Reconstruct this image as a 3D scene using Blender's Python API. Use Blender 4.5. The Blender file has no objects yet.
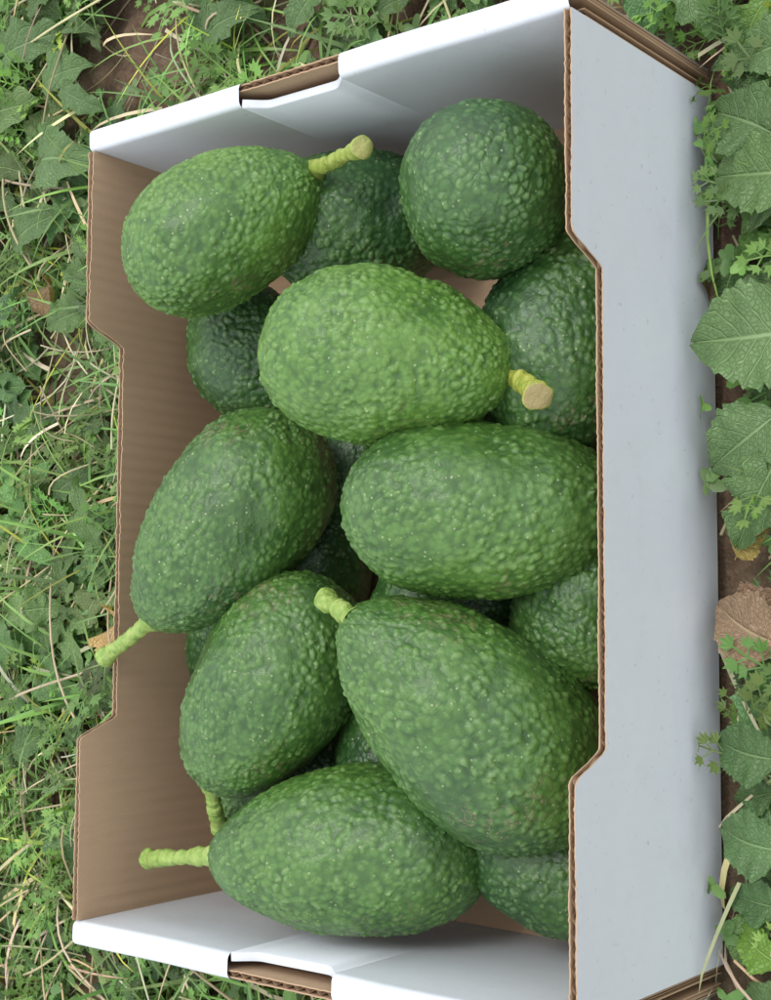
import bpy, math, random
import numpy as np
from mathutils import Vector, kdtree
rng=np.random.default_rng(7); random.seed(7)
sc=bpy.context.scene
# ---------------------------------------------------------------- helpers
CAM=(.4401,-.04444,.61105); ER=(.08343,.67395,.00601); F=1.43947
def nz(v): v=np.array(v,float); return v/np.linalg.norm(v)
def mesh_obj(name,V,Fc,mats,mi=None,smooth=True,attrs=None,uv=None,cols=None,parent=None):
    V=np.asarray(V,np.float32); Fc=np.asarray(Fc,np.int32); m=Fc.shape[1]
    me=bpy.data.meshes.new(name)
    me.vertices.add(len(V)); me.vertices.foreach_set('co',V.ravel())
    me.loops.add(Fc.size); me.loops.foreach_set('vertex_index',Fc.ravel())
    me.polygons.add(len(Fc)); me.polygons.foreach_set('loop_start',np.arange(0,Fc.size,m,dtype=np.int32))
    if mi is not None: me.polygons.foreach_set('material_index',np.asarray(mi,np.int32))
    for k in mats: me.materials.append(k)
    if attrs:
        for n,a in attrs.items():
            at=me.attributes.new(n,'FLOAT','POINT'); at.data.foreach_set('value',np.asarray(a,np.float32))
    if cols is not None:
        at=me.attributes.new('Col','FLOAT_COLOR','POINT')
        at.data.foreach_set('color',np.c_[cols,np.ones(len(cols))].astype(np.float32).ravel())
    if uv is not None:
        at=me.attributes.new('leafuv','FLOAT_VECTOR','POINT')
        at.data.foreach_set('vector',np.c_[uv,np.zeros(len(uv))].astype(np.float32).ravel())
    me.update(calc_edges=True); me.validate()
    me.polygons.foreach_set('use_smooth',np.full(len(me.polygons),smooth))
    o=bpy.data.objects.new(name,me); sc.collection.objects.link(o)
    if parent: o.parent=parent
    return o
class NT:
    def __init__(s,name):
        s.m=bpy.data.materials.new(name); s.m.use_nodes=True; s.t=s.m.node_tree; s.b=s.t.nodes['Principled BSDF']
    def n(s,typ,**k):
        n=s.t.nodes.new(typ)
        for a,b in k.items(): setattr(n,a,b)
        return n
    def l(s,a,b): s.t.links.new(a,b)
    def noise(s,scale,detail=4,rough=.55,coord=None):
        n=s.n('ShaderNodeTexNoise'); n.inputs['Scale'].default_value=scale; n.inputs['Detail'].default_value=detail; n.inputs['Roughness'].default_value=rough
        if coord is not None: s.l(coord,n.inputs['Vector'])
        return n.outputs['Fac']
    def ramp(s,f,stops):
        r=s.n('ShaderNodeValToRGB'); e=r.color_ramp.elements
        while len(e)<len(stops): e.new(.5)
        for i,(p,c) in enumerate(stops):
            e[i].position=p; e[i].color=(c,c,c,1) if isinstance(c,(int,float)) else (*c,1)
        s.l(f,r.inputs[0]); return r.outputs[0]
    def mix(s,f,a,b,mode='MIX'):
        n=s.n('ShaderNodeMix',data_type='RGBA',blend_type=mode)
        for x,i in ((f,0),(a,6),(b,7)):
            if hasattr(x,'links'): s.l(x,n.inputs[i])
            else: n.inputs[i].default_value=x if isinstance(x,(int,float)) else (*x,1)
        return n.outputs[2]
    def math(s,op,a,b=0.,c=0.):
        n=s.n('ShaderNodeMath',operation=op)
        for x,i in ((a,0),(b,1),(c,2)):
            if hasattr(x,'links'): s.l(x,n.inputs[i])
            else: n.inputs[i].default_value=x
        return n.outputs[0]
    def bump(s,h,dist,strength=1.):
        n=s.n('ShaderNodeBump'); n.inputs['Strength'].default_value=strength; n.inputs['Distance'].default_value=dist
        s.l(h,n.inputs['Height']); s.l(n.outputs[0],s.b.inputs['Normal']); return n
    def attr(s,n): 
        a=s.n('ShaderNodeAttribute'); a.attribute_name=n; return a
    def pos(s): return s.n('ShaderNodeNewGeometry').outputs['Position']
# ---------------------------------------------------------------- materials
def m_avocado():
    k=NT('avocado_skin'); p=k.n('ShaderNodeTexCoord').outputs['Object']
    peb=k.attr('peb').outputs['Fac']; tone=k.attr('tone').outputs['Fac']
    big=k.noise(22,2,.5,p); fine=k.noise(900,2,.6,p); mid=k.noise(160,3,.6,p)
    base=k.mix(tone,(.022,.074,.021),(.102,.220,.036))
    base=k.mix(k.ramp(big,[(.3,0.),(.7,1.)]),base,k.mix(1.,base,(1.4,1.3,1.2),'MULTIPLY'))
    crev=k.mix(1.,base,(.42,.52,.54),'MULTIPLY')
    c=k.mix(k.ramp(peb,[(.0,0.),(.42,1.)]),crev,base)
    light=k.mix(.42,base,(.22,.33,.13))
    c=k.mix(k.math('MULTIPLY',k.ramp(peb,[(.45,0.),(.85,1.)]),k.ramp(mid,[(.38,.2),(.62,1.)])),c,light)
    v=k.n('ShaderNodeTexVoronoi'); v.inputs['Scale'].default_value=330; k.l(p,v.inputs['Vector'])
    dots=k.ramp(v.outputs['Distance'],[(.10,1.),(.22,0.)])
    dots=k.math('MULTIPLY',dots,k.ramp(mid,[(.46,0.),(.61,.75)]))
    c=k.mix(dots,c,(.36,.43,.21))
    w=k.noise(45,4,.7,p); line=k.ramp(w,[(.485,0.),(.5,1.),(.515,0.)])
    msk=k.ramp(k.noise(16,1,.5,p),[(.58,0.),(.68,.8)])
    c=k.mix(k.math('MULTIPLY',line,msk),c,(.20,.16,.09))
    c=k.mix(k.math('MULTIPLY',fine,.25),c,k.mix(1.,c,(.55,.6,.6),'MULTIPLY'))
    k.l(c,k.b.inputs['Base Color'])
    k.l(k.ramp(mid,[(.3,.32),(.7,.48)]),k.b.inputs['Roughness'])
    k.b.inputs['Specular IOR Level'].default_value=.52
    h=k.math('ADD',k.math('MULTIPLY',mid,.6),k.math('MULTIPLY',fine,.25)); k.bump(h,.0014,.7)
    return k.m
def m_stem():
    k=NT('avocado_stem'); p=k.n('ShaderNodeTexCoord').outputs['Object']
    n=k.noise(250,4,.6,p); e=k.attr('tip').outputs['Fac']
    c=k.ramp(n,[(.3,(.14,.26,.045)),(.55,(.27,.40,.09)),(.75,(.38,.45,.17))])
    c=k.mix(k.attr('warm').outputs['Fac'],c,k.mix(1.,c,(1.4,1.03,.75),'MULTIPLY'))
    c=k.mix(e,c,(.26,.20,.09)); k.l(c,k.b.inputs['Base Color']); k.b.inputs['Roughness'].default_value=.5
    k.bump(k.noise(600,4,.6,p),.0010,.9); return k.m
def m_kraft(dark=1.,name='kraft_cardboard'):
    k=NT(name); p=k.pos()
    sp=k.n('ShaderNodeSeparateXYZ'); k.l(p,sp.inputs[0])
    st=k.n('ShaderNodeMapping'); k.l(p,st.inputs[0]); st.inputs['Scale'].default_value=(1,1,.12)
    streak=k.noise(260,3,.6,st.outputs[0]); blot=k.noise(14,4,.6,p); fib=k.noise(1400,2,.6,p)
    c=k.mix(blot,tuple(dark*x for x in(.39,.26,.155)),tuple(dark*x for x in(.51,.35,.225)))
    c=k.mix(k.math('MULTIPLY',streak,.38),c,tuple(dark*x for x in(.27,.175,.105)))
    c=k.mix(k.ramp(fib,[(.55,0.),(.75,.35)]),c,tuple(dark*x for x in(.56,.41,.28)))
    k.l(c,k.b.inputs['Base Color']); k.b.inputs['Roughness'].default_value=.85
    fl=k.math('SINE',k.math('MULTIPLY',sp.outputs[1],2*math.pi/.0066))
    k.bump(k.math('ADD',k.math('MULTIPLY',fl,.18),k.math('MULTIPLY',fib,.1)),.001,.9); return k.m
def m_white():
    k=NT('white_liner'); p=k.pos()
    blot=k.noise(9,5,.6,p); fib=k.noise(900,2,.6,p); spk=k.noise(300,2,.5,p)
    c=k.mix(blot,(.59,.63,.69),(.68,.71,.75))
    c=k.mix(k.ramp(spk,[(.68,0.),(.74,.4)]),c,(.42,.39,.35))
    sm=k.ramp(k.noise(30,6,.75,p),[(.56,0.),(.8,.4)]); c=k.mix(sm,c,(.50,.50,.50))
    k.l(c,k.b.inputs['Base Color']); k.b.inputs['Roughness'].default_value=.5
    sp=k.n('ShaderNodeSeparateXYZ'); k.l(p,sp.inputs[0])
    fl=k.math('SINE',k.math('MULTIPLY',sp.outputs[1],2*math.pi/.0066))
    k.bump(k.math('ADD',k.math('ADD',k.math('MULTIPLY',fl,.07),k.math('MULTIPLY',fib,.08)),k.math('MULTIPLY',blot,2.)),.001,.6); return k.m
def leafmat(name,vein=True,rough=.5,trans=.25):
    k=NT(name); col=k.attr('Col').outputs['Color']; p=k.pos()
    n=k.noise(60,3,.6,p); c=k.mix(n,k.mix(1.,col,(.6,.65,.6),'MULTIPLY'),k.mix(1.,col,(1.3,1.25,1.2),'MULTIPLY'))
    if vein:
        uv=k.attr('leafuv').outputs['Vector']; s=k.n('ShaderNodeSeparateXYZ'); k.l(uv,s.inputs[0])
        au=k.math('ABSOLUTE',s.outputs[0])
        mid=k.ramp(au,[(.03,1.),(.09,0.)])
        ph=k.math('MULTIPLY',k.math('SUBTRACT',s.outputs[1],k.math('MULTIPLY',au,.22)),9.)
        fr=k.math('ABSOLUTE',k.math('SUBTRACT',k.math('FRACT',ph),.5))
        lat=k.ramp(fr,[(.04,.8),(.12,0.)])
        net=k.n('ShaderNodeTexVoronoi',feature='DISTANCE_TO_EDGE'); net.inputs['Scale'].default_value=420; k.l(p,net.inputs['Vector'])
        netf=k.ramp(net.outputs['Distance'],[(.02,.35),(.12,0.)])
        vv=k.math('MAXIMUM',k.math('MAXIMUM',mid,lat),netf)
        c=k.mix(k.math('MULTIPLY',vv,.5),c,k.mix(.5,k.mix(1.,col,(2.,1.8,1.8),'MULTIPLY'),(.25,.34,.17)))
        k.bump(k.math('SUBTRACT',k.math('MULTIPLY',n,.8),vv),.0016,.8)
    k.l(c,k.b.inputs['Base Color']); k.b.inputs['Roughness'].default_value=rough
    if trans>0:
        out=k.t.nodes['Material Output']; tr=k.n('ShaderNodeBsdfTranslucent'); k.l(k.mix(1.,c,(1.2,1.5,.6),'MULTIPLY'),tr.inputs[0])
        ms=k.n('ShaderNodeMixShader'); ms.inputs[0].default_value=trans; k.l(k.b.outputs[0],ms.inputs[1]); k.l(tr.outputs[0],ms.inputs[2]); k.l(ms.outputs[0],out.inputs[0])
    return k.m
def m_soil():
    k=NT('soil'); p=k.pos(); n=k.noise(35,6,.7,p); f=k.noise(300,4,.7,p)
    c=k.ramp(n,[(.3,(.07,.038,.026)),(.5,(.17,.095,.065)),(.68,(.27,.18,.125))])
    c=k.mix(k.ramp(f,[(.5,0.),(.75,.6)]),c,(.33,.24,.17))
    far=k.ramp(k.noise(2.2,5,.6,p),[(.35,0.),(.6,.7)]); c=k.mix(k.math('MULTIPLY',far,.4),c,(.05,.085,.022))
    k.l(c,k.b.inputs['Base Color']); k.b.inputs['Roughness'].default_value=.95
    k.bump(k.math('ADD',n,k.math('MULTIPLY',f,.4)),.008,.9); return k.m
AV=m_avocado(); ST=m_stem(); KR=m_kraft(); WH=m_white()
LF=leafmat('broad_leaf',trans=.18); HB=leafmat('small_leaf',False,.5,.2); GR=leafmat('grass_blade',False,.45,.2); DRY=leafmat('dry_stem',False,.7,0); SOIL=m_soil()
# ---------------------------------------------------------------- avocados
def waves(X,seed,wl,n=10):
    r=np.random.default_rng(seed); o=np.zeros(len(X))
    for i in range(n):
        d=r.normal(size=3); d/=np.linalg.norm(d); o+=np.sin(X@d*2*np.pi/(wl*r.uniform(.7,1.4))+r.uniform(0,6.28))
    return o/math.sqrt(n)
def tube(path,rad,ns=18):
    path=np.array(path); n=len(path); V=[];Fc=[]
    T=np.gradient(path,axis=0); up=np.array([.13,.3,1.])
    for i in range(n):
        t=nz(T[i]); a=nz(np.cross(t,up)); b=np.cross(t,a)
        ang=np.arange(ns)*2*np.pi/ns
        V.append(path[i]+rad[i]*(np.cos(ang)[:,None]*a+np.sin(ang)[:,None]*b))
    V=np.concatenate(V)
    for i in range(n-1):
        for j in range(ns): Fc.append((i*ns+j,i*ns+(j+1)%ns,(i+1)*ns+(j+1)%ns,(i+1)*ns+j))
    return V,Fc
def avocado(C,axis,L,R,k,seed,tone,stem=None,bend=0.):
    C=np.array(C); A=nz(axis)
    e=bpy.data.objects.new('avocado',None); sc.collection.objects.link(e); e.location=C
    nt,npz=240,340
    th=np.linspace(0,np.pi,nt); ph=np.arange(npz)*2*np.pi/npz
    tt=np.linspace(0,np.pi,400); nrm=(np.sin(tt)*(1-k*np.cos(tt))).max()
    def surf(TH,PH):
        r=R*np.sin(TH)**.94*(1-k*np.cos(TH))/nrm
        x=r*np.cos(PH)+bend*(np.cos(TH)**2); y=r*np.sin(PH); zz=np.cos(TH)*L/2
        return np.stack([x,y,zz],-1)
    TH,PH=np.meshgrid(th,ph,indexing='ij'); X=surf(TH,PH).reshape(-1,3)
    N=X/np.array([R*R,R*R,L*L/4]); N/=np.linalg.norm(N,axis=1)[:,None]
    r=np.random.default_rng(seed)
    X=X+N*(waves(X,seed,.06)*.0012+waves(X,seed+50,.02)*.0004)[:,None]
    ns=int(r.uniform(2500,3400)*(L*R)/(.12*.04)); i=np.arange(ns)+.5
    sth=np.arccos(np.clip(1-2*i/ns,-1,1)); sph=(np.pi*(1+5**.5)*i)+r.normal(0,.036,ns)/np.maximum(np.sin(sth),.1)
    sth=np.clip(sth+r.normal(0,.032,ns),0,np.pi)
    S=surf(sth,sph); kd=kdtree.KDTree(ns)
    for a in range(ns): kd.insert(S[a],a)
    kd.balance()
    hs=r.uniform(.15,1.,ns)
    d1=np.empty(len(X));d2=np.empty(len(X));hh=np.empty(len(X))
    fn=kd.find_n
    Q=X+np.stack([waves(X,seed+i,.009)*.0006 for i in (20,21,22)],1)
    for a,q in enumerate(Q):
        g=fn(q,2); d1[a]=g[0][2]; d2[a]=g[1][2]; hh[a]=hs[g[0][1]]
    sp=.0026
    dome=np.clip(1-(d1/sp)**2,0,1); ed=np.clip((d2-d1)/.0016,0,1); ed=ed*ed*(3-2*ed)
    ridge=1-np.abs(waves(X,seed+31,.007))
    peb=np.clip((.68*dome+.32*ed)*hh+.14*ridge,0,1.1)
    msk=np.clip(.85+.42*waves(X,seed+9,.03),.35,1.3)
    X=X+N*((peb-.35)*.00145*msk)[:,None]
    peb=peb*(.65+.35*np.clip(msk,0,1))+.12*(1-np.clip(msk,0,1))
    xa=nz(np.cross(A,[.2,.9,.4])); ya=np.cross(A,xa); M=np.stack([xa,ya,A],1)
    X=X@M.T
    ii,jj=np.meshgrid(np.arange(nt-1),np.arange(npz),indexing='ij'); j2=(jj+1)%npz
    Fc=np.stack([ii*npz+jj,(ii+1)*npz+jj,(ii+1)*npz+j2,ii*npz+j2],-1).reshape(-1,4)
    tn=tone+.12*waves(X,seed+3,.08)
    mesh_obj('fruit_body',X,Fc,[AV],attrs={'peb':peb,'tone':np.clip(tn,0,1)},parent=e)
    if stem is not None:
        tip,rr,brown=stem; tip=np.array(tip)-C
        b0=M@np.array([bend,0,L/2*.93])
        s=np.linspace(0,1,80)[:,None]; path=(1-s)**2*b0+2*s*(1-s)*(b0*.5+tip*.5+A*.004)+s**2*tip
        s=s[:,0]; rad=rr*(.93+.10*np.cos(s*2*np.pi)+.05*np.sin(s*33+seed)+.035*np.sin(s*57+1)+.09*np.sin(s*13+seed*2)+.45*np.exp(-(s/.10)**2)+.15*np.exp(-((s-1)/.06)**2))
        d=nz(path[-1]-path[-2]); path=np.vstack([path,path[-1]+d*.0006,path[-1]+d*.0008,path[-1]+d*.0009]); rad=np.append(rad,[rad[-1]*.85,rad[-1]*.5,.0001])
        V,Fs=tube(path,rad); V=V+(rr*.17*waves(V,seed+5,.007))[:,None]*np.array([.6,.6,.5])
        tp=np.zeros(len(V)); tp[-18*3:]=brown
        mesh_obj('stem',V,Fs,[ST],attrs={'tip':tp,'warm':np.full(len(V),min(1,brown*1.1))},parent=e)
avocado((-.0558,.1453,.118),(.741,.494,-.413),.108,.0362,.19,1,.72,((.0396,.1635,.128),.0040,.5))
avocado((-.0193,.1544,.055),(.786,.104,-.618),.100,.0375,.12,2,.24)
avocado((.0812,.1435,.092),(-.542,.130,-.838),.105,.0380,.10,3,.30)
avocado((.0454,.0699,.116),(.829,-.153,-.550),.116,.0392,.17,4,.82,((.1221,.0457,.113),.0050,.9))
avocado((.0984,.0812,.052),(.24,.968,-.093),.115,.041,.12,5,.25)
avocado((-.0926,.0904,.052),(.437,-.695,-.42),.095,.034,.1,6,.25)
avocado((-.0676,.0009,.100),(-.458,-.789,.414),.128,.0398,.18,7,.40,((-.1458,-.0670,.112),.0042,.1))
avocado((.0807,.0025,.086),(.812,.001,-.585),.132,.0400,.18,8,.52)
avocado((.1055,-.0347,.044),(.18,.998,-.06),.088,.034,.1,9,.30)
avocado((-.0497,-.0796,.088),(-.445,-.85,.269),.119,.0405,.14,10,.42,((-.0830,-.1517,.088),.0044,.1))
avocado((.0690,-.0900,.086),(-.533,.640,.555),.144,.0442,.20,11,.45,((.0092,-.0378,.115),.0048,.1))
avocado((-.0015,-.1545,.085),(-.85,-.073,.45),.135,.0400,.19,12,.45,((-.1233,-.1698,.100),.0044,.1))
avocado((.0885,-.1590,.036),(.767,-.294,-.3),.100,.032,.1,13,.20)
avocado((.0,-.1049,.045),(.28,.998,-.122),.09,.030,.1,14,.22)
avocado((-.0741,-.1311,.042),(.639,.303,-.48),.09,.033,.1,15,.25)
avocado((-.1145,-.0530,.040),(.28,.998,-.122),.085,.030,.1,16,.2)
avocado((-.0660,-.0156,.040),(.124,.997,.003),.09,.031,.1,17,.12)
avocado((.0291,-.0395,.040),(.786,.104,-.618),.09,.030,.1,18,.18)
avocado((-.0471,.0319,.030),(.437,.999,-.247),.08,.025,.1,19,.15)
# ---------------------------------------------------------------- cardboard box
W2=.147; H=.126; HL=.1024; Y2=.2
box=bpy.data.objects.new('cardboard_box',None); sc.collection.objects.link(box)
def panel(name,org,sdir,ndir,s0,s1,top,th,wf,wb,flute=True,zb=0.0,ds=.0015,liner=.0006,jit=.00022):
    """corrugated board: front face at org, thickness extends along -ndir"""
    org=np.array(org,float); sd=np.array(sdir,float); nd=np.array(ndir,float); up=np.array([0,0,1.])
    n=int((s1-s0)/ds)+1; S=np.linspace(s0,s1,n); r=np.random.default_rng(int(abs(s1*1e4))+len(name))
    def lin(off,t,mats,nm):
        j=r.normal(0,jit,n)+.0004*np.sin(S*90+off*999)*np.sin(S*37); Z=np.array([top(s) for s in S])+j
        prof=[(off,zb),(off,None),(off-t,None),(off-t,zb)]
        V=np.array([[org+sd*S[i]+nd*o+up*(Z[i] if z is None else z) for (o,z) in prof] for i in range(n)]).reshape(-1,3)
        Fc=[];mi=[]
        for i in range(n-1):
            for a,m in ((0,0),(1,1),(2,2)):
                Fc.append((i*4+a,(i+1)*4+a,(i+1)*4+a+1,i*4+a+1)); mi.append(mats[m])
        for i in (0,n-1): Fc.append((i*4,i*4+1,i*4+2,i*4+3)); mi.append(mats[1])
        mesh_obj(nm,V,Fc,[KR,WH],mi,smooth=False,parent=box)
    lin(0,liner,(wf,0,0),name+'_front_liner'); lin(-(th-liner),liner,(0,0,wb),name+'_back_liner')
    if flute:
        per=.0066; n2=int((s1-s0)/per*8)+1; S2=np.linspace(s0,s1,n2); a=(th-2*liner)/2-.0001
        V=[]
        for s in S2:
            o=-th/2+a*math.sin(2*math.pi*s/per); z=top(s)-.0005+r.normal(0,jit)
            V+= [org+sd*s+nd*o+up*zb, org+sd*s+nd*o+up*z]
        Fc=[(2*i,2*i+2,2*i+3,2*i+1) for i in range(n2-1)]
        mesh_obj(name+'_flutes',V,Fc,[KR],smooth=True,parent=box)
def sm(t): t=min(1,max(0,t)); return t*t*(3-2*t)
def longtop(s):
    a=abs(s); t=(a-.0975)/.0115; t=min(1,max(0,t)); t=.5*t+.5*t*t*(3-2*t)
    return HL+(H-HL)*t
panel('side_wall',(W2,0,0),(0,1,0),(1,0,0),-Y2,Y2,longtop,.0034,1,0)
panel('far_side_wall',(-W2,0,0),(0,1,0),(1,0,0),-Y2,Y2,longtop,.0034,0,1)
for sg,nm in ((1,'end_wall'),(-1,'near_end_wall')):
    xs0,xs1=-W2-.003,W2-.0012
    def inner(x):
        d=abs(x+.008); return H-.001-.010*sm((.036-d)/.016)
    panel(nm+'_outer',(0,sg*(Y2+.0118),0),(1,0,0),(0,sg,0),xs0,xs1,lambda x:H-.0022,.0036,0,0,ds=.002)
    panel(nm+'_core',(0,sg*(Y2+.0008),0),(1,0,0),(0,-sg,0),xs0,xs1,lambda x:H-.0125,.0034,0,0,ds=.002)
    def skin(a,b,full,nn):
        V=[];Fc=[]
        for i in range(nn):
            x=a+(b-a)*i/(nn-1); prof=[(0,0.),(0,.06)]
            if full:
                prof+=[(0,H-.004)]
                for q in range(1,8):
                    t=q/8*math.pi/2; prof.append((.0035*(1-math.cos(t)),H-.0035+.0035*math.sin(t)))
                prof+=[(.0035,H),(.009,H+.0002)]
                for q in range(1,8):
                    t=q/8*math.pi/2; prof.append((.009+.0033*math.sin(t),H-.0033+.0033*math.cos(t)))
                prof+=[(.0124,H-.0035),(.0124,.06),(.0124,0.)]
            else: prof+=[(0,inner(x)),(.0009,inner(x)+.0003),(.0042,inner(x))]
            for y,z in prof: V.append((x,sg*(Y2+y)+.0003*math.sin(x*60+z*30)*sg,z+(.0004*math.sin(x*55) if z>.05 else 0)))
        m=len(prof)
        for i in range(nn-1):
            for j in range(m-1): Fc.append((i*m+j,i*m+j+1,(i+1)*m+j+1,(i+1)*m+j))
        mesh_obj(nm+'_white_skin',V,Fc,[WH],smooth=True,parent=box)
    skin(xs0-.0005,-.040,True,30); skin(-.040,.024,False,50); skin(.024,xs1,True,30)
mesh_obj('box_floor',[(-W2,-Y2,.003),(W2-.004,-Y2,.003),(W2-.004,Y2,.003),(-W2,Y2,.003)],[(0,1,2,3)],[KR],smooth=False,parent=box)
for x in (-.05,.05):
    mesh_obj('floor_flap',[(x-.03,-.2,.0042),(x+.03,-.2,.0042),(x+.03,.2,.0042),(x-.03,.2,.0042)],[(0,1,2,3)],[KR],smooth=False,parent=box)
# ---------------------------------------------------------------- ground
n=260; g=np.linspace(-1,1,n); gx=np.sign(g)*(np.abs(g)*.8+ (np.abs(g)**9)*60); 
GX,GY=np.meshgrid(gx,gx,indexing='ij'); XY=np.stack([GX.ravel(),GY.ravel(),np.zeros(n*n)],1)
hz=waves(XY,1,.12)*.004+waves(XY,2,.035)*.0025+waves(XY,3,.015)*.0015
ft=np.maximum(np.abs(XY[:,0])/.158,np.abs(XY[:,1])/.22); far=np.clip((np.hypot(XY[:,0],XY[:,1])-.9)*2,0,1)
hz=hz*(1-far)-.006; hz=np.where(ft<1,-.010,hz); XY[:,2]=hz
ii,jj=np.meshgrid(np.arange(n-1),np.arange(n-1),indexing='ij')
mesh_obj('ground',XY,np.stack([ii*n+jj,(ii+1)*n+jj,(ii+1)*n+jj+1,ii*n+jj+1],-1).reshape(-1,4),[SOIL])
# ---------------------------------------------------------------- vegetation
BARE=[((-.245,.329),.04),((-.1145,.302),.03),((.1585,-.037),.032),((-.276,-.277),.03),((.064,.279),.04),((-.329,.112),.03)]
def rotz(a):
    c,s=np.cos(a),np.sin(a); M=np.zeros((len(a),3,3)); M[:,0,0]=c;M[:,0,1]=-s;M[:,1,0]=s;M[:,1,1]=c;M[:,2,2]=1; return M
def rotx(a):
    c,s=np.cos(a),np.sin(a); M=np.zeros((len(a),3,3)); M[:,1,1]=c;M[:,1,2]=-s;M[:,2,1]=s;M[:,2,2]=c;M[:,0,0]=1; return M
class Acc:
    def __init__(s): s.V=[];s.F=[];s.C=[];s.U=[];s.o=0
    def add(s,T,Fc,pos,yaw,tilt,scl,col,uv=None,bare=True):
        N=len(pos)
        if N==0: return
        M=rotz(yaw)@rotx(tilt)
        V=np.einsum('nij,nkj->nki',M,T[None]*scl[:,None,:])+pos[:,None,:]
        bx,by=W2+.0015,Y2+.0145
        px=bx-np.abs(V[...,0]); py=by-np.abs(V[...,1]); ins=(px>0)&(py>0); deep=(ins&((np.minimum(px,py)>.012)|(V[...,2]>.034))).any(1)
        own=(np.abs(pos[:,0])<W2)&(np.abs(pos[:,1])<Y2+.012)
        keep=~(deep|own)
        if bare:
            c=V.mean(1)
            for b,rad in BARE: keep&=~((np.hypot(c[:,0]-b[0],c[:,1]-b[1])<rad)&(rng.random(N)<.85))
        mx=ins&(px<=py); my=ins&(py<px)
        V[...,0]=np.where(mx,np.sign(V[...,0])*(bx+.002*(px/.012)),V[...,0]); V[...,1]=np.where(my,np.sign(V[...,1])*(by+.002*(py/.012)),V[...,1])
        V=V[keep]; col=col[keep]; N=len(V)
        if N==0: return
        V[...,2]=np.maximum(V[...,2],-.008)
        k=T.shape[0]; s.V.append(V.reshape(-1,3)); s.F.append((np.asarray(Fc)[None]+ (np.arange(N)*k)[:,None,None]+s.o).reshape(-1,np.asarray(Fc).shape[1]))
        s.C.append(np.repeat(col,k,0)); s.U.append(np.tile(uv if uv is not None else np.zeros((k,2)),(N,1))); s.o+=N*k
    def make(s,name,mat,smooth=True):
        return mesh_obj(name,np.concatenate(s.V),np.concatenate(s.F),[mat],smooth=smooth,cols=np.concatenate(s.C),uv=np.concatenate(s.U))
def field(N,near=True):
    if near: return np.c_[rng.uniform(-.60,.36,N),rng.uniform(-.45,.45,N)]
    a=rng.uniform(-1.0,1.0,(N,2)); return a[(np.abs(a[:,0]+.12)>.48)|(np.abs(a[:,1])>.44)]
def colvar(base,N,v=.25,yel=0.):
    b=np.array(base)[None]*np.exp(rng.normal(0,v,(N,1))); b=b*np.exp(rng.normal(0,.08,(N,3)))
    if yel>0:
        m=rng.random(N)<yel; b[m]=b[m]*np.array([2.2,1.3,.9])
    return np.clip(b,0,.8)
def broad(seed,lob=3,depth=.35,wid=.27,nt=30,nu=8):
    V=[];U=[]; r=np.random.default_rng(seed); ph=r.uniform(0,6,2)
    for i in range(nt+1):
        t=i/nt
        pet=sm((t-.16)/.10)
        env=wid*(math.sin(math.pi*min(1,max(0,(t-.16)/.84))**.72)**.75 if t>.16 else 0)
        for j in range(-nu,nu+1):
            u=j/nu; sd=0 if u<0 else 1
            lobes=1-depth*(.5+.5*math.cos(2*math.pi*lob*t*1.2+ph[sd]))*(1-.5*t)+.06*math.sin(t*60+sd*2+seed)+.04*math.sin(t*97+sd)
            w=max(.012,env*lobes)
            x=u*w; z=.30*t*(1-t)*1.4-.25*t**3 + .16*abs(u)*w*2+ .05*math.sin(t*17+u*3+seed)*abs(u)**1.5*pet+.03*math.sin(t*33+sd*2)*abs(u)*pet
            y=t+ .04*abs(u)*pet
            V.append((x+.05*math.sin(t*3+seed)*t,y,z)); U.append((u*min(1,w/.1),t))
    k=2*nu+1; Fc=[(i*k+j,i*k+j+1,(i+1)*k+j+1,(i+1)*k+j) for i in range(nt) for j in range(k-1)]
    return np.array(V),Fc,np.array(U)
BL=[broad(1,3,.45,.24),broad(2,2.2,.3,.28),broad(3,3.4,.55,.23),broad(4,1.4,.15,.30)]
bl=Acc(); dl=Acc()
LG=(.105,.19,.065)
def leaf(b,t,wd,ti,col=LG,acc=None):
    b=np.array(b);t=np.array(t); d=t-b; L=np.linalg.norm(d)
    T,Fc,U=BL[ti]
    (acc or bl).add(T,Fc,np.array([b]),np.array([math.atan2(-d[0],d[1])]),np.array([math.asin(d[2]/L)]),np.array([[L*wd,L,L*.8]]),np.array([col])*rng.uniform(.9,1.15),U,bare=False)
leaf((.2110,.0784,.026),(.1570,.0741,.044),1.45,3,(.13,.225,.085)); leaf((.1952,.0467,.026),(.1573,.0207,.030),1.3,3,(.12,.21,.08)); leaf((.1997,.0343,.03),(.1648,-.0130,.03),1.2,2)
leaf((.2000,.1566,.03),(.1607,.1865,.03),1.3,1); leaf((.1987,.1984,.02),(.1677,.1690,.02),1.0,3); leaf((.1926,.1193,.02),(.1588,.1197,.012),1.,0,(.10,.21,.04))
leaf((.1929,-.1048,.028),(.1575,-.0995,.03),1.3,3,(.09,.18,.06)); leaf((.1944,-.1422,.028),(.1588,-.1374,.03),1.4,3,(.10,.19,.07)); leaf((.1861,-.1183,.015),(.1562,-.1258,.01),1.,1)
leaf((.1917,-.1693,.02),(.1588,-.1631,.02),1.1,1,(.08,.17,.055)); leaf((.1869,-.1926,.02),(.1622,-.1795,.02),1.2,3,(.16,.31,.04))
leaf((.21,.04,.018),(.172,.055,.02),1.1,1); leaf((.205,.105,.022),(.168,.095,.02),1.1,0); leaf((.2,-.215,.02),(.165,-.205,.02),1.1,3)
leaf((.21,.145,.03),(.162,.150,.034),1.3,3,(.12,.21,.07)); leaf((.215,.205,.03),(.175,.20,.034),1.2,3)
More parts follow.
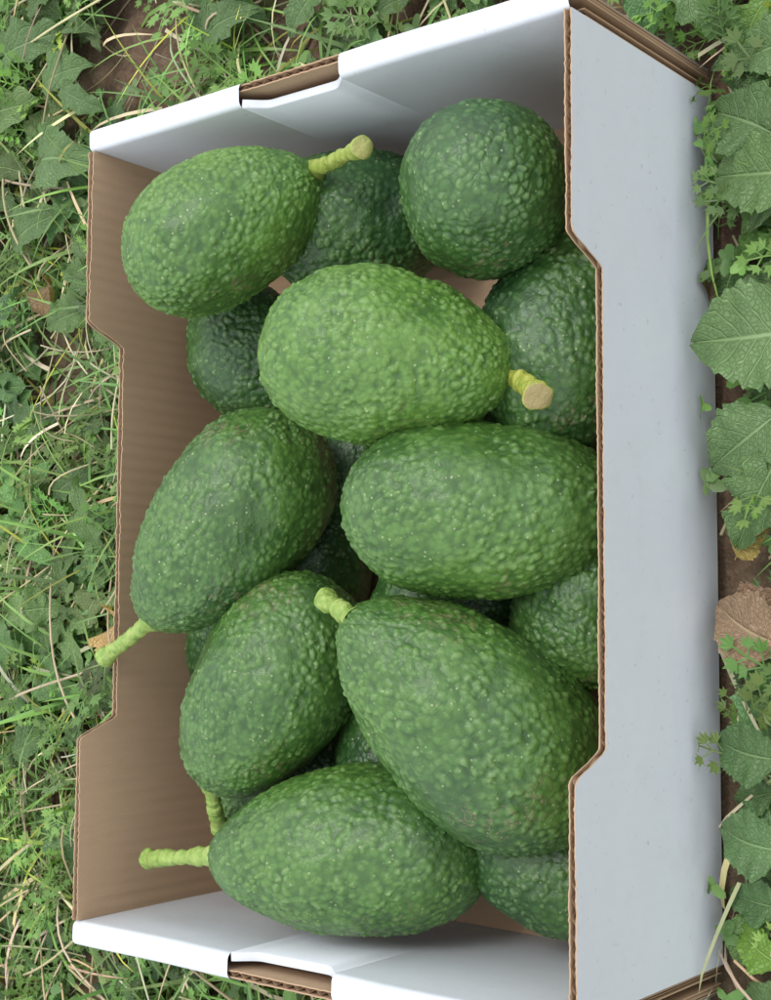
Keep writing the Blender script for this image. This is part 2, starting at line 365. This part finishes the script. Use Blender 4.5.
leaf((.1365,.2532,.03),(.1733,.2162,.02),1.,0); leaf((.19,.235,.02),(.165,.205,.02),1.,1,(.13,.25,.05))
leaf((-.3879,.3338,.02),(-.31,.34,.03),1.1,0); leaf((-.3316,.3065,.02),(-.28,.3076,.03),1.1,1); leaf((-.2975,.2249,.02),(-.2966,.2655,.03),1.,2)
leaf((-.1778,.2961,.02),(-.1325,.309,.03),1.,3); leaf((-.074,.3109,.02),(-.0987,.285,.03),1.1,3)
leaf((-.3109,.0288,.02),(-.2743,.0451,.02),1.,1); leaf((-.3545,.0712,.02),(-.3128,.087,.02),1.,3); leaf((-.3047,.1397,.02),(-.2755,.1543,.02),1.1,0); leaf((-.3458,-.1402,.02),(-.3055,-.1181,.02),1.,1)
leaf((-.335,.255,.02),(-.272,.245,.035),1.1,3); leaf((-.36,.20,.02),(-.305,.215,.03),1.,1); leaf((-.30,.30,.03),(-.262,.275,.03),1.,0)
leaf((.1913,-.0586,.018),(.1554,-.0416,.024),1.5,3,(.36,.23,.15),dl); leaf((.1864,-.0328,.012),(.1582,-.0482,.015),1.4,1,(.30,.18,.12),dl)
leaf((.1610,-.0193,.012),(.1766,-.0068,.02),1.3,3,(.5,.36,.10),dl); leaf((.1871,-.0717,.01),(.1642,-.0591,.015),1.3,3,(.27,.16,.11),dl)
ros=[(x,y,rng.uniform(.022,.055)) for x,y in field(230)]
ros+=[(x,y,rng.uniform(.04,.08)) for x,y in field(100,False)]
ros+=[(-.40,.30,.07),(-.34,.25,.06),(-.25,.29,.05),(-.33,-.08,.05),(-.38,.12,.06)]
for x,y,s in ros:
    nl=random.randint(4,7); a0=random.uniform(0,6.28); col=colvar(LG,1,.22)[0]
    for q in range(nl):
        T,Fc,U=BL[random.randrange(4)]; sz=s*random.uniform(.7,1.15)
        bl.add(T,Fc,np.array([[x,y,random.uniform(0,.014)]]),np.array([a0+q*6.283/nl+random.uniform(-.3,.3)]),np.array([random.uniform(.05,.6)]),np.array([[sz*random.uniform(.85,1.25),sz,sz]]),np.array([col*random.uniform(.8,1.25)]),U)
bl.make('broadleaf_weeds',LF)
def sprig(seed,pairs=5):
    r=np.random.default_rng(seed); V=[];Fc=[]
    def leaflet(c,ang,s,zt):
        o=len(V); V.append((c[0],c[1],c[2]))
        m=9
        for a in range(m):
            th=-1.5+3.0*a/(m-1); rr=s*(1.0 if a%2==0 else .62)*(.75+.35*math.cos(th))
            V.append((c[0]+rr*math.cos(ang+th*.75),c[1]+rr*math.sin(ang+th*.75),c[2]+rr*zt*(1 if a%2 else .5)))
        for a in range(m-1): Fc.append((o,o+1+a,o+2+a))
    def stemq(a,b,w):
        o=len(V); a=np.array(a);b=np.array(b); d=nz(b-a); s=nz(np.cross(d,[0,0,1]))*w
        V.extend([tuple(a-s),tuple(a+s),tuple(b+s),tuple(b-s)]); Fc.extend([(o,o+1,o+2),(o,o+2,o+3)])
    for i in range(pairs):
        t=.25+.7*i/pairs; z=.35*math.sin(t*2.2)
        for sd in (-1,1):
            ln=.26*(1-t*.5)*r.uniform(.8,1.2); a=math.pi/2-sd*r.uniform(.7,1.1); b=(ln*math.cos(a),t+ln*math.sin(a),z+.05)
            stemq((0,t,z),b,.012); leaflet(b,a,.2*r.uniform(.8,1.2),r.uniform(-.2,.35))
    z1=.35*math.sin(2.2); leaflet((0,.98,z1),math.pi/2,.22,.1)
    pts=[(0,t,.35*math.sin(t*2.2)) for t in np.linspace(0,.98,5)]
    for a,b in zip(pts,pts[1:]): stemq(a,b,.016)
    return np.array(V),Fc
SP=[sprig(i,3+i%3) for i in range(5)]
hb=Acc()
for T,Fc in SP:
    for near,N in ((True,850),(False,300)):
        XYp=field(N,near); 
        dens=waves(np.c_[XYp,np.zeros(len(XYp))],77,.16)-np.clip((XYp[:,0]-.1)*6,0,1)*.5; XYp=XYp[dens>-.3]; N=len(XYp)
        s=rng.uniform(.014,.034,N)
        hb.add(T,Fc,np.c_[XYp,rng.uniform(-.004,.02,N)],rng.uniform(0,6.28,N),rng.uniform(-.2,.9,N),np.c_[s,s,s],colvar((.135,.245,.055),N,.3,.05))
hb.make('herb_weeds',HB,False)
def disc(m=8):
    V=[(0,0,0)]+[(math.cos(a)*(1+.12*math.cos(3*a)),math.sin(a)+.9,.18*abs(math.cos(a))) for a in np.arange(m)*2*math.pi/m]
    V[0]=(0,.9,-.05); return np.array(V),[(0,1+i,1+(i+1)%m) for i in range(m)]
T,Fc=disc(); cl=Acc()
for near,N in ((True,5600),(False,1500)):
    XYp=field(N,near); dens=waves(np.c_[XYp,np.zeros(len(XYp))],33,.2)-np.clip((XYp[:,0]-.1)*6,0,1)*.7; XYp=XYp[dens>-.1]; N=len(XYp); z=rng.uniform(0,.022,N)
    y0=rng.uniform(0,6.28,N); c=colvar((.12,.225,.06),N,.3)
    for q in range(3):
        s=rng.uniform(.0016,.0042,N); cl.add(T,Fc,np.c_[XYp,z],y0+q*2.1+rng.normal(0,.35,N),rng.uniform(-.3,.6,N),np.c_[s*rng.uniform(.6,1,N),s*1.3,s],c)
cl.make('clover_patch',HB,True)
def blade(bend,seg=6):
    V=[]
    for i in range(seg+1):
        t=i/seg; w=(1-t**2.2)*.5+.02; y=math.sin(bend*t)/bend; z=(1-math.cos(bend*t))/bend
        V+=[(-w,z,y),(0,z-.0,y-.0),(w,z,y)]
    return np.array(V),[(i*3+j,i*3+j+1,i*3+j+4,i*3+j+3) for i in range(seg) for j in (0,1)]
gr=Acc(); dr=Acc()
for b in (.5,1.1,1.7,2.3):
    T,Fc=blade(b)
    for near,N in ((True,3700),(False,900)):
        XYp=field(N,near); m=(waves(np.c_[XYp,np.zeros(len(XYp))],12,.2)+(-XYp[:,0]*3))>.1; XYp=XYp[m]; N=len(XYp); L=rng.uniform(.025,.095,N); w=rng.uniform(.0012,.0032,N)
        gr.add(T,Fc,np.c_[XYp,np.full(N,-.004)],rng.uniform(0,6.28,N),rng.uniform(-1.4,-.2,N),np.c_[w,L,L],colvar((.17,.30,.075),N,.3,.12))
        N2=460 if near else 250; XYp=field(N2,near); N2=len(XYp); L=rng.uniform(.03,.09,N2); w=rng.uniform(.001,.003,N2)
        dr.add(T,Fc,np.c_[XYp,rng.uniform(-.002,.022,N2)],rng.uniform(0,6.28,N2),rng.uniform(-1.6,-.9,N2),np.c_[w,L,L],colvar((.48,.41,.26),N2,.25))
gr.make('grass',GR)
for i in range(900):
    near=i<750; q=field(1,near)
    if len(q)==0: continue
    if near and random.random()<.7: q[0,0]=-.60+abs(q[0,0]+.60)*.5
    L=random.uniform(.04,.18); n=12; t=np.linspace(0,1,n); a=random.uniform(0,6.28); cv=random.uniform(-1.2,1.2)
    ang=a+cv*t; x=np.cumsum(np.cos(ang))*L/n; y=np.cumsum(np.sin(ang))*L/n; z=random.uniform(0,.026)+.010*np.sin(t*random.uniform(2,6)+a)
    path=np.c_[x+q[0,0],y+q[0,1],z]; V,Fs=tube(path,np.full(n,random.uniform(.0004,.0010)),4)
    if ((np.abs(V[:,0])<W2+.002)&(np.abs(V[:,1])<Y2+.015)).any(): continue
    V=V-[1.,0,0]; dr.add(V,Fs,np.array([[1.,0,0]]),np.zeros(1),np.zeros(1),np.ones((1,3)),colvar((.48,.41,.26),1,.28))
dr.make('dry_straw',DRY)
for i in range(60):
    q=field(1)[0]
    T,Fc,U=BL[3]; s=random.uniform(.02,.05); T2=T.copy(); T2[:,2]+=.5*T2[:,0]**2*6+.06*np.sin(T2[:,1]*14+i)
    dl.add(T2,Fc,np.array([[q[0],q[1],.008]]),np.array([random.uniform(0,6.28)]),np.array([random.uniform(-.1,.3)]),np.array([[s*1.2,s,s]]),colvar((.30,.18,.10),1,.3),U)
dl.make('dead_leaves',LF)
# ---------------------------------------------------------------- light, camera
w=bpy.data.worlds.new("World"); sc.world=w; w.use_nodes=True; nt=w.node_tree
sky=nt.nodes.new('ShaderNodeTexSky'); sky.sky_type='NISHITA'; sky.sun_disc=False
el,az=math.radians(68),math.radians(8)
sky.sun_elevation=el; sky.sun_rotation=az; sky.dust_density=3; sky.ozone_density=1
mx=nt.nodes.new('ShaderNodeMix'); mx.data_type='RGBA'; mx.inputs[0].default_value=.85
nt.links.new(sky.outputs[0],mx.inputs[6]); mx.inputs[7].default_value=(10.6,10.8,11.2,1)   # even cloud layer
nt.links.new(mx.outputs[2],nt.nodes['Background'].inputs[0]); nt.nodes['Background'].inputs[1].default_value=.15
sl=bpy.data.lights.new('sun','SUN'); sl.energy=1.4; sl.angle=math.radians(22); sl.color=(1,.98,.94)
so=bpy.data.objects.new('sun',sl); sc.collection.objects.link(so)
sd=Vector((math.sin(az)*math.cos(el),math.cos(az)*math.cos(el),math.sin(el))); so.rotation_euler=sd.to_track_quat('Z','Y').to_euler()
cam=bpy.data.cameras.new('camera'); co=bpy.data.objects.new('camera',cam); sc.collection.objects.link(co)
co.location=CAM; co.rotation_mode='XYZ'; co.rotation_euler=ER; cam.sensor_fit='VERTICAL'; cam.sensor_height=24; cam.lens=24*F; cam.clip_start=.01; cam.clip_end=500
sc.camera=co
sc.view_settings.view_transform='Standard'; sc.view_settings.look='None'; sc.view_settings.exposure=0
